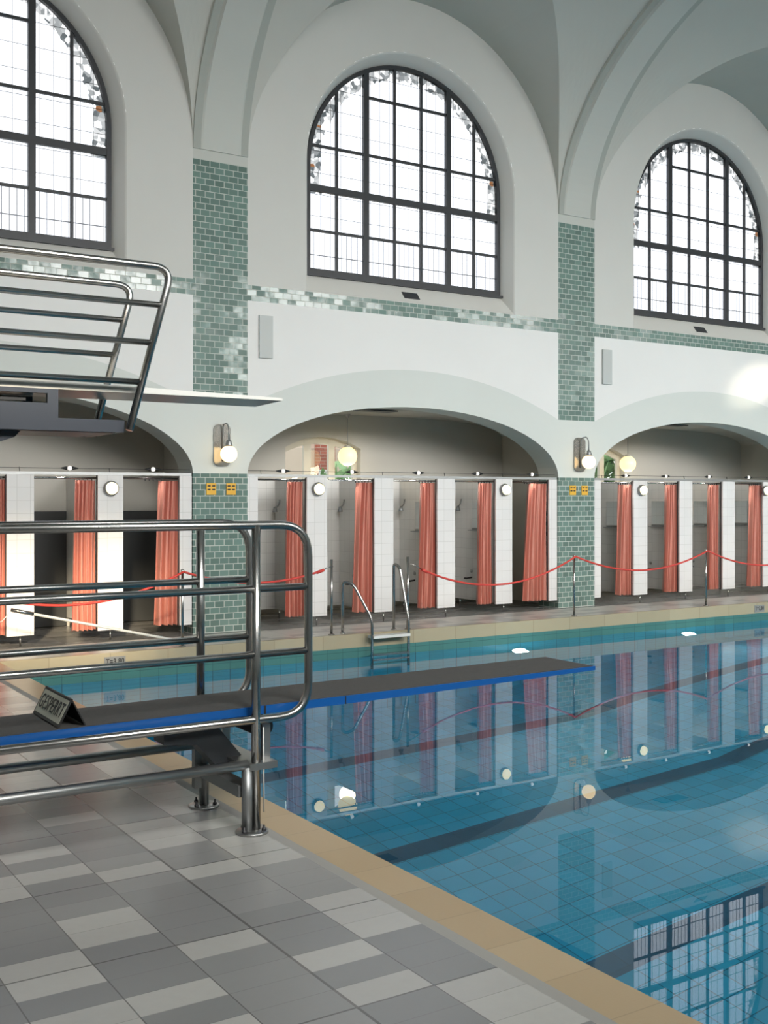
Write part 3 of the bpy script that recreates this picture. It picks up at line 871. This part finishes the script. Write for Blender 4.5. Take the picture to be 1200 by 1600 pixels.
for k in range(4): place_curtain(2, k, '%s salmon curtain from the left in the middle bay' % ORD[k], cm[(k + 1) % 3])
place_curtain(2, 4, 'widest salmon curtain, just left of the right green pier', cwide)
for k in range(4): place_curtain(3, k, '%s salmon curtain right of the right green pier' % ORD[k], cm[(k + 2) % 3])

# head rails, curtain rods, wire with little spots
wn_ = {1: 'left', 2: 'middle', 3: 'right'}
for bi in (1, 2, 3):
    bx = BAYS[bi]; a, b = bx - HO + .01, bx + HO - .01
    m = MB(); m.box(a, b, YW + .018, YW + .06, 1.946, 1.98)
    tag(obj('head_rail', m, M['brushed']), 'long flat steel head rail along the panel tops in the %s bay' % wn_[bi], 'rail', 'steel head rails over the stalls')
    t = thing('curtain_rail', 'thin steel curtain rail behind the panels of the %s bay' % wn_[bi], 'rail', (bx, 0, 0), 'curtain rails')
    m = MB(); m.tube([(-HO + .02, YW + .11, 1.912), (HO - .02, YW + .11, 1.912)], .0125, 8); obj('rod', m, M['steel'], t)
    ends = PN + [2.42]
    hk = MB(); hk.box(-.003, .003, -.01, .01, 1.88, 1.925); hk = hk.mesh('curtain_hook', M['dark'])
    for e in (ends if bi == 2 else ends[2:] if bi == 1 else ends[:4]):
        for q in range(5): obj('curtain_hook', hk, None, t, (e - .20 - q * .05, YW + .11, 0))
    t = thing('lamp_wire', 'taut wire strung above the stalls of the %s bay' % wn_[bi], 'wire', (bx, 0, 0), 'lamp wires')
    m = MB(); m.tube([(-HO + .01, YW + .07, 2.022), (HO - .01, YW + .07, 2.022)], .003, 6); obj('cable', m, M['dark'], t)
    for e in (PN[1], PN[3], PN[0] - .8, PN[2]):
        m = MB(); m.tube([(e, YW + .055, 1.983), (e, YW + .07, 2.03)], .004, 6); obj('wire_support', m, M['dark'], t)
spots = [(1, 3.848, 'wire spotlight above the sunlit panel at the left'), (1, 4.86, 'wire spotlight just left of the left green pier'),
         (2, 6.62, 'first small wire spotlight from the left in the middle bay, below the gallery window'), (2, 7.655, 'second small wire spotlight in the middle bay, under the pendant globe'), (2, 8.738, 'third small wire spotlight in the middle bay'), (2, 9.769, 'fourth small wire spotlight in the middle bay'), (2, 10.79, 'small wire spotlight just left of the right green pier'),
         (3, 12.72, 'small wire spotlight in the right bay, under the pendant globe'), (3, 13.62, 'second small wire spotlight right of the right green pier'), (3, 14.643, 'third small wire spotlight right of the right green pier'), (3, 15.644, 'small wire spotlight nearest the right edge of the picture')]
s0 = None
for bi, x, l in spots:
    loc = (x, YW + .041, 2.022)
    if s0 is None:
        s0 = thing('wire_spotlight', l, 'lamp', loc, 'small wire spotlights above the stalls')
        m = MB(); m.sphere((0, -.01, 0), .027, 0, 14, 8); obj('bulb', m, M['spotl'], s0)
        for sg_ in (-1, 1):
            m = MB(); m.lathe([(.001, sg_ * .11), (.006, sg_ * .10), (.020, sg_ * .045), (.022, sg_ * .03), (.001, sg_ * .026)], (0, -.005, 0), 12, 0, 'x'); obj('clamp', m, M['black'], s0)
    else: dup(s0, loc, l)

# shower heads, mirrors, valves
s0 = None
for bi, k, l in ((2, 0, 'shower head in the first stall of the middle bay'), (2, 1, 'shower head in the second stall of the middle bay'), (2, 2, 'shower head in the third stall of the middle bay'), (2, 3, 'shower head in the fourth stall of the middle bay')):
    loc = (BAYS[bi] + PN[k] - .022, 13.76, 1.55)
    if s0 is None:
        s0 = thing('shower_fixture', l, 'shower', loc, 'shower heads in the stalls')
        m = MB(); m.tube(fillet([(0, .06, .10), (-.02, .06, .02), (-.10, 0, -.01)], .04), .011, 8); m.tube([(0, .06, .10), (.0, .06, .09)], .02, 10); obj('arm', m, M['brushed'], s0)
        m = MB(); m.lathe([(.001, .03), (.018, .03), (.036, -.03), (.036, -.045), (.001, -.045)], (-.11, -.01, -.03), 16); obj('spray_head', m, M['dullsteel'], s0)
    else: dup(s0, loc, l)
s0 = None
for bi, k, l in ((2, 2, 'small wall mirror half hidden by the third curtain of the middle bay'), (2, 3, 'bright wall mirror beside the fourth curtain of the middle bay'), (3, 0, 'wall mirror in the first stall right of the right green pier'), (3, 1, 'wall mirror in the second stall right of the right green pier'), (3, 2, 'wall mirror in the third stall right of the right green pier'), (3, 3, 'wall mirror in the fourth stall right of the right green pier')):
    loc = (BAYS[bi] + PN[k] - .023, 13.38, 1.41)
    if s0 is None:
        s0 = thing('wall_mirror', l, 'mirror', loc, 'mirrors in the shower stalls')
        m = MB(); m.box(-.008, 0, -.15, .15, -.19, .20); obj('mirror_pane', m, M['mirror'], s0)
        m = MB(); m.box(-.09, 0, -.15, .15, -.235, -.222); m.box(-.012, 0, -.15, .15, -.235, -.20); obj('shelf', m, M['dullsteel'], s0)
    else: dup(s0, loc, l)
s0 = None
for bi, k, l in ((2, 1, 'low shower valve in the second stall of the middle bay'), (2, 2, 'low shower valve in the third stall of the middle bay'), (2, 3, 'low shower valve in the fourth stall of the middle bay'), (3, 1, 'low shower valve in the second stall right of the right green pier'), (3, 2, 'low shower valve in the third stall right of the right green pier'), (3, 3, 'low shower valve in the fourth stall right of the right green pier')):
    loc = (BAYS[bi] + PN[k] - .023, 13.55, .46)
    if s0 is None:
        s0 = thing('shower_valve', l, 'valve', loc, 'low valves in the stalls')
        m = MB(); m.tube([(0, 0, 0), (-.10, -.01, -.01), (-.15, -.02, -.005)], .013, 8); obj('lever', m, M['dark'], s0)
        m = MB(); m.lathe([(.001, -.012), (.03, -.01), (.03, 0), (.001, 0)], (0, 0, .10), 12, 0, 'x'); obj('push_button', m, M['brushed'], s0)
    else: dup(s0, loc, l)
# dark doors behind the left stalls
dn = 1
for xa, xb in ((B1 + .515 - 1.02, B1 + .515 - .03), (B1 + .545, B1 + 1.53), (B1 + 1.59, B1 + 2.86)):
    m = MB(); m.box(xa, xb, YG - .05, YG - .012, .01, 1.50); d = struct('door_%d' % dn, m, M['darkdoor']); dn += 1
    h = MB(); h.box(xa + .06, xa + .10, YG - .085, YG - .05, .98, 1.0); obj('handle', h, M['steel'], d)

# round bulkhead lamps on the panels
s0 = None
for x, l in ((B1 + 1.56, 'round lamp on the sunlit panel left of the left green pier'), (B2 - 1.57, 'round lamp on the first panel of the middle bay'), (B2 + 1.56, 'round lamp on the fourth panel of the middle bay'), (B3 - 1.56, 'round lamp on the first panel right of the right green pier'), (B3 + 1.45, 'round lamp cut by the right edge of the picture')):
    loc = (x, YW + .02, 1.79)
    if s0 is None:
        s0 = thing('bulkhead_lamp', l, 'lamp', loc, 'round lamps on the shower panels')
        m = MB(); m.lathe([(.001, 0), (.088, 0), (.092, -.02), (.086, -.045), (.072, -.05), (.001, -.05)], (0, 0, 0), 28, 0, 'y'); obj('housing', m, M['brushed'], s0)
        m = MB(); m.lathe([(.073, -.048), (.07, -.07), (.05, -.09), (.02, -.098), (.001, -.1)], (0, 0, 0), 28, 0, 'y'); obj('lens', m, M['bulk'], s0)
    else: dup(s0, loc, l)

# wall sconces on the two piers
s0 = None
for x, l in ((5.742, 'brass wall lamp with a glowing globe above the left green pier'), (11.70, 'brass wall lamp with a glowing globe above the right green pier')):
    loc = (x, YW, 2.335)
    if s0 is None:
        s0 = thing('wall_sconce', l, 'lamp', loc, 'globe wall lamps on the piers')
        hw, hh, r = .112, .26, .07; pts = []
        for cx_, cz_, q0 in ((hw - r, hh - r, 0), (-hw + r, hh - r, PI / 2), (-hw + r, -hh + r, PI), (hw - r, -hh + r, 1.5 * PI)):
            pts += [(cx_ + r * cos(q0 + PI / 2 * k / 6), cz_ + r * sin(q0 + PI / 2 * k / 6)) for k in range(7)]
        m = MB(); m.prism(pts, 'y', -.022, -.001); obj('back_plate', m, M['nickel'], s0)
        m = MB(); m.tube(fillet([(.0, -.03, -.20), (0, -.045, .20), (0, -.06, .255), (.0, -.17, .265), (0, -.215, .20), (0, -.215, .05)], .07), .008, 10); obj('arm', m, M['dullsteel'], s0)
        m = MB(); m.lathe([(.001, .06), (.03, .055), (.035, .03), (.045, .0), (.045, -.03), (.001, -.03)], (0, -.215, 0), 16); obj('socket', m, M['dullsteel'], s0)
        m = MB(); m.sphere((0, -.215, -.118), .104, 0, 28, 18); obj('globe', m, M['globe'], s0)
    else: dup(s0, loc, l)

# pendant globes in the gallery
s0 = None
for x, z, l in ((8.356, 2.285, 'yellow glowing pendant globe before the gallery window of the middle bay'), (14.06, 2.262, 'yellow glowing pendant globe in the right bay')):
    loc = (x, 14.1, z)
    if s0 is None:
        s0 = thing('pendant_lamp', l, 'lamp', loc, 'pendant globes in the gallery')
        m = MB(); m.sphere((0, 0, 0), .142, 0, 28, 18); obj('globe', m, M['pendant'], s0)
        m = MB(); m.lathe([(.001, .17), (.035, .165), (.06, .14), (.065, .125), (.001, .125)], (0, 0, 0), 18); obj('cap', m, M['wood'], s0)
        m = MB(); m.tube([(0, 0, .16), (0, 0, .60)], .006, 8); m.lathe([(.006, .56), (.03, .60), (.045, .625)], (0, 0, 0), 14); obj('stem', m, M['brushed'], s0)
    else: dup(s0, loc, l)

# yellow plates with four black bars
s0 = None
for x, l in ((5.60, 'yellow plate with four black bars, left one on the left green pier'), (5.868, 'yellow plate with four black bars, right one on the left green pier'), (11.565, 'yellow plate with four black bars, left one on the right green pier'), (11.81, 'yellow plate with four black bars, right one on the right green pier')):
    loc = (x, YW, 1.787)
    if s0 is None:
        s0 = thing('yellow_sign', l, 'sign', loc, 'yellow plates on the green piers')
        m = MB(); m.box(-.064, .064, -.012, -.002, -.072, .072); obj('plate', m, M['yellow'], s0)
        for zz in (.038, -.008):
            for xx in (-.03, .03):
                m = MB(); m.prism([(xx - .024, zz - .006), (xx + .012, zz - .010), (xx + .024, zz + .0), (xx + .016, zz + .010), (xx - .02, zz + .008)], 'y', -.0135, -.0121)
                obj('bar_mark', m, M['black'], s0)
    else: dup(s0, loc, l)

# slim grey panels, sill vents and gallery vents
s0 = None
for x, z, l in ((6.348, 3.73, 'slim grey wall panel right of the left tiled pier'), (12.27, 3.715, 'slim grey wall panel right of the right tiled pier')):
    o = MB(); o.box(-.095, .095, -.03, -.002, -.27, .27)
    if s0 is None: s0 = tag(obj('mounted_loudspeaker', o, M['grey'], None, (x, YW, z)), l, 'loudspeaker', 'slim grey panels on the arcade wall')
    else: dup(s0, (x, YW, z), l)
for x, l in ((B2 - .04, 'small dark vent on the sloping sill of the middle hall window'), (B3 - .10, 'small dark vent on the sloping sill of the right hall window'), (B1 - .1, 'small dark vent on the sloping sill of the left hall window')):
    # lies on the sloping sill
    m = MB(); s_ = .265 / .21
    P = lambda u, y, o_: (x + u, YW + y, 4.40 + (y - .025) * s_ + o_)
    m.add([P(-.13, .055, .004), (P(.13, .055, .004)), P(.13, .13, .004), P(-.13, .13, .004), P(-.13, .055, .012), P(.13, .055, .012), P(.13, .13, .012), P(-.13, .13, .012)],
          [(0, 3, 2, 1), (4, 5, 6, 7), (0, 1, 5, 4), (1, 2, 6, 5), (2, 3, 7, 6), (3, 0, 4, 7)])
    tag(obj('air_vent', m, M['dark']), l, 'vent', 'dark vents on the window sills')
for x, l in ((8.42, 'dark rectangular vent in the gallery ceiling of the middle bay'), (14.4, 'dark rectangular vent in the gallery ceiling of the right bay')):
    m = MB(); m.box(x - .30, x + .30, 13.30, 13.55, 2.905, 2.918)
    tag(obj('ceiling_vent', m, M['dark']), l, 'vent', 'vents in the gallery ceiling')

# depth plates on the coping, underwater lamps
for x, l in ((4.015, 'grey depth plate reading T=3,80 on the pool edge at the left'), (14.58, 'grey depth plate on the pool edge at the right of the picture')):
    t = thing('depth_plate', l, 'sign', (x, PY1, -.09), 'depth plates on the pool edge')
    m = MB(); m.box(-.118, .118, -.008, -.001, -.062, .05); pl = obj('plate', m, M['plate'], t)
    me = text_mesh('T=3,80', .085, .0015, .75)
    lt = place_text(me, (x, PY1 - .0095, -.094), (1, 0, 0), (0, 0, 1), M['letter'])
    bpy.context.view_layer.update(); lt.parent = t; lt.matrix_parent_inverse = t.matrix_world.inverted()
s0 = None
for x, l in ((6.34, 'underwater pool lamp below the ladder'), (9.616, 'glowing underwater pool lamp beyond the springboard tip'), (12.889, 'glowing underwater pool lamp at the right of the picture')):
    if x < 7: continue
    loc = (x, PY1, -.90)
    if s0 is None:
        s0 = thing('underwater_lamp', l, 'lamp', loc, 'underwater lamps in the far pool wall')
        m = MB(); m.lathe([(.13, -.002), (.13, -.02), (.11, -.028), (.10, -.02)], (0, 0, 0), 28, 0, 'y'); obj('bezel', m, M['steel'], s0)
        m = MB(); m.lathe([(.102, -.018), (.06, -.028), (.001, -.03)], (0, 0, 0), 28, 0, 'y'); obj('lens', m, M['uw'], s0)
    else: dup(s0, loc, l)

# ------------------------------------------------------------------ outside the gallery windows
t = thing('brick_house', 'pale house with a red brick pier, seen through the gallery window of the middle bay', 'building', (14.0, 24.0, 0))
m = MB(); m.box(-2.6, 1.9, 0, 6, -.5, 4.6); obj('wall', m, M['cream'], t)
m = MB(); m.box(-.72, -.20, -.12, 0, -.5, 4.6); obj('brick_pier', m, M['brick'], t)
m = MB(); m.box(-.68, -.24, -.15, -.11, 1.2, 2.35); obj('house_window', m, M['white'], t)
def bush(x, y, z, r, n, l):
    rr = random.Random(int(x * 10)); m = MB()
    for i in range(n):
        p = Vector((rr.gauss(0, 1), rr.gauss(0, 1), rr.gauss(0, 1))); p = p.normalized() * r * rr.random() ** .4
        c0 = Vector((x, y, z)) + p
        a = Vector((rr.gauss(0, 1), rr.gauss(0, 1), rr.gauss(0, 1))).normalized(); b = a.orthogonal().normalized(); s_ = .12 + .1 * rr.random()
        m.quad(c0 - a * s_, c0 - b * s_ * .5, c0 + a * s_, c0 + b * s_ * .5)
    t = thing('shrub', l, 'shrub', (x, y, 0))
    o = obj('foliage', m, M['leaf'], t); o.location = (-x, -y, 0)
    k = MB(); k.tube([(0, 0, 0), (.05, 0, z)], .06, 8); obj('stem', k, M['wood'], t)
bush(17.5, 17.8, 2.6, 1.5, 1600, 'green tree outside the gallery window of the right bay')
bush(11.9, 20.2, 1.2, 1.2, 700, 'light green shrub before the red brick house')
m = MB(); rect(m, 5, 30, YG + .3, 60, -.05); struct('ground_outside', m, M['grey'], recalc=False)

# ------------------------------------------------------------------ light
wld = bpy.data.worlds.new('sky'); S.world = wld; wld.use_nodes = True
nt = wld.node_tree; bg = nt.nodes['Background']
SKY = 3.6
bg.inputs[0].default_value = (1, 1, 1, 1); bg.inputs[1].default_value = SKY
def area(name, loc, rot, sx, sy, power, col=(1, 1, 1), portal=False):
    l = bpy.data.lights.new(name, 'AREA'); l.shape = 'RECTANGLE'; l.size = sx; l.size_y = sy; l.energy = power; l.color = col
    if portal: l.cycles.is_portal = True
    o = bpy.data.objects.new(name, l); COL.objects.link(o); o.location = loc; o.rotation_euler = rot
    return o
for i, bx in enumerate(BAYS):
    area('sky_portal', (bx, YW + .30, 6.18), (-PI / 2, 0, 0), 3.3, 3.15, 1, portal=True)
    if bx != SUNX:      # daylight of the windows on the opposite side of the hall
        l_ = area('window_daylight', (bx, YO + .9, 6.0), (PI / 2 - .45, 0, 0), 3.2, 2.6, 500, (1, .985, .955)); l_.data.spread = 1.75
for b in GW: area('sky_portal', (GW[b][0], YG + .21, 1.8), (-PI / 2, 0, 0), 1.29, 1.6, 1, portal=True)
area('sky_portal', (SUNX, YO - .02, 6.61), (PI / 2, 0, 0), 3.3, 1.98, 1, portal=True)
# low sun through the opening shaped for it in the opposite wall
sun = bpy.data.lights.new('sun', 'SUN'); sun.energy = 12.0; sun.angle = .05; sun.color = (1, .83, .58)
so = bpy.data.objects.new('sun', sun); COL.objects.link(so)
tgt = Vector((3.15, 12.6, -.25)); src = Vector((SUNX, YO, 6.15))
so.rotation_euler = (tgt - src).to_track_quat('-Z', 'Y').to_euler()
# added unseen spot imitating reflected sun on the right of the arcade wall
sp = bpy.data.lights.new('added_glint_spot', 'SPOT'); sp.energy = 2600; sp.color = (1, .88, .70); sp.spot_size = .15; sp.spot_blend = .9; sp.shadow_soft_size = .05
spo = bpy.data.objects.new('added_glint_spot', sp); COL.objects.link(spo); spo.location = (20.5, 9.6, 5.4)
spo.rotation_euler = (Vector((15.75, 12.77, 3.62)) - Vector(spo.location)).to_track_quat('-Z', 'Y').to_euler()
# pendant globes, and spots added at the wire lamps to brighten the stalls
def point(name, loc, power, col, r):
    l = bpy.data.lights.new(name, 'POINT'); l.energy = power; l.color = col; l.shadow_soft_size = r
    o = bpy.data.objects.new(name, l); COL.objects.link(o); o.location = loc
for x, z in ((8.356, 2.285), (14.06, 2.262)): point('pendant_light', (x, 14.1, z - .17), 13, (1, .86, .62), .12)
for bi, x, l in spots:
    l = bpy.data.lights.new('wire_spot_light', 'SPOT'); l.energy = 52; l.color = (1, .96, .90); l.spot_size = 2.3; l.spot_blend = .8; l.shadow_soft_size = .04
    o = bpy.data.objects.new('wire_spot_light', l); COL.objects.link(o); o.location = (x, YW + .04, 1.985)
    o.rotation_euler = Vector((.05, .62, -.8)).to_track_quat('-Z', 'Y').to_euler()
# the far-wall lamps, plus unseen ones added on both sides to light the pool
for x in (9.616, 12.889, 16.16, 19.4):
    for y, rz in ((PY1 - .06, 0), (PY0 + .06, PI)):
        area('underwater_light', (x, y, -.95), (-PI / 2 - .5, 0, rz), .22, .22, 105, (.95, 1, 1))

# ------------------------------------------------------------------ camera
cd = bpy.data.cameras.new('camera'); cam = bpy.data.objects.new('camera', cd); COL.objects.link(cam)
cam.location = (0, 0, 1.7)
cam.rotation_euler = (PI / 2, 0, -math.asin(.5378))
cd.sensor_fit = 'VERTICAL'; cd.sensor_height = 32; cd.lens = 1735 / 1600 * 32
cd.shift_y = -25 / 1600
cd.clip_start = .05; cd.clip_end = 300
S.camera = cam
vs = S.view_settings
vs.view_transform = 'Standard'; vs.look = 'None'; vs.exposure = -0.9; vs.gamma = 1.0
try: vs.use_curve_mapping = False
except Exception: pass
cy = S.cycles
cy.max_bounces = 14; cy.diffuse_bounces = 6; cy.glossy_bounces = 5; cy.transmission_bounces = 6; cy.transparent_max_bounces = 12
cy.caustics_reflective = False; cy.caustics_refractive = True
cy.sample_clamp_indirect = 6.0
cy.use_denoising = True
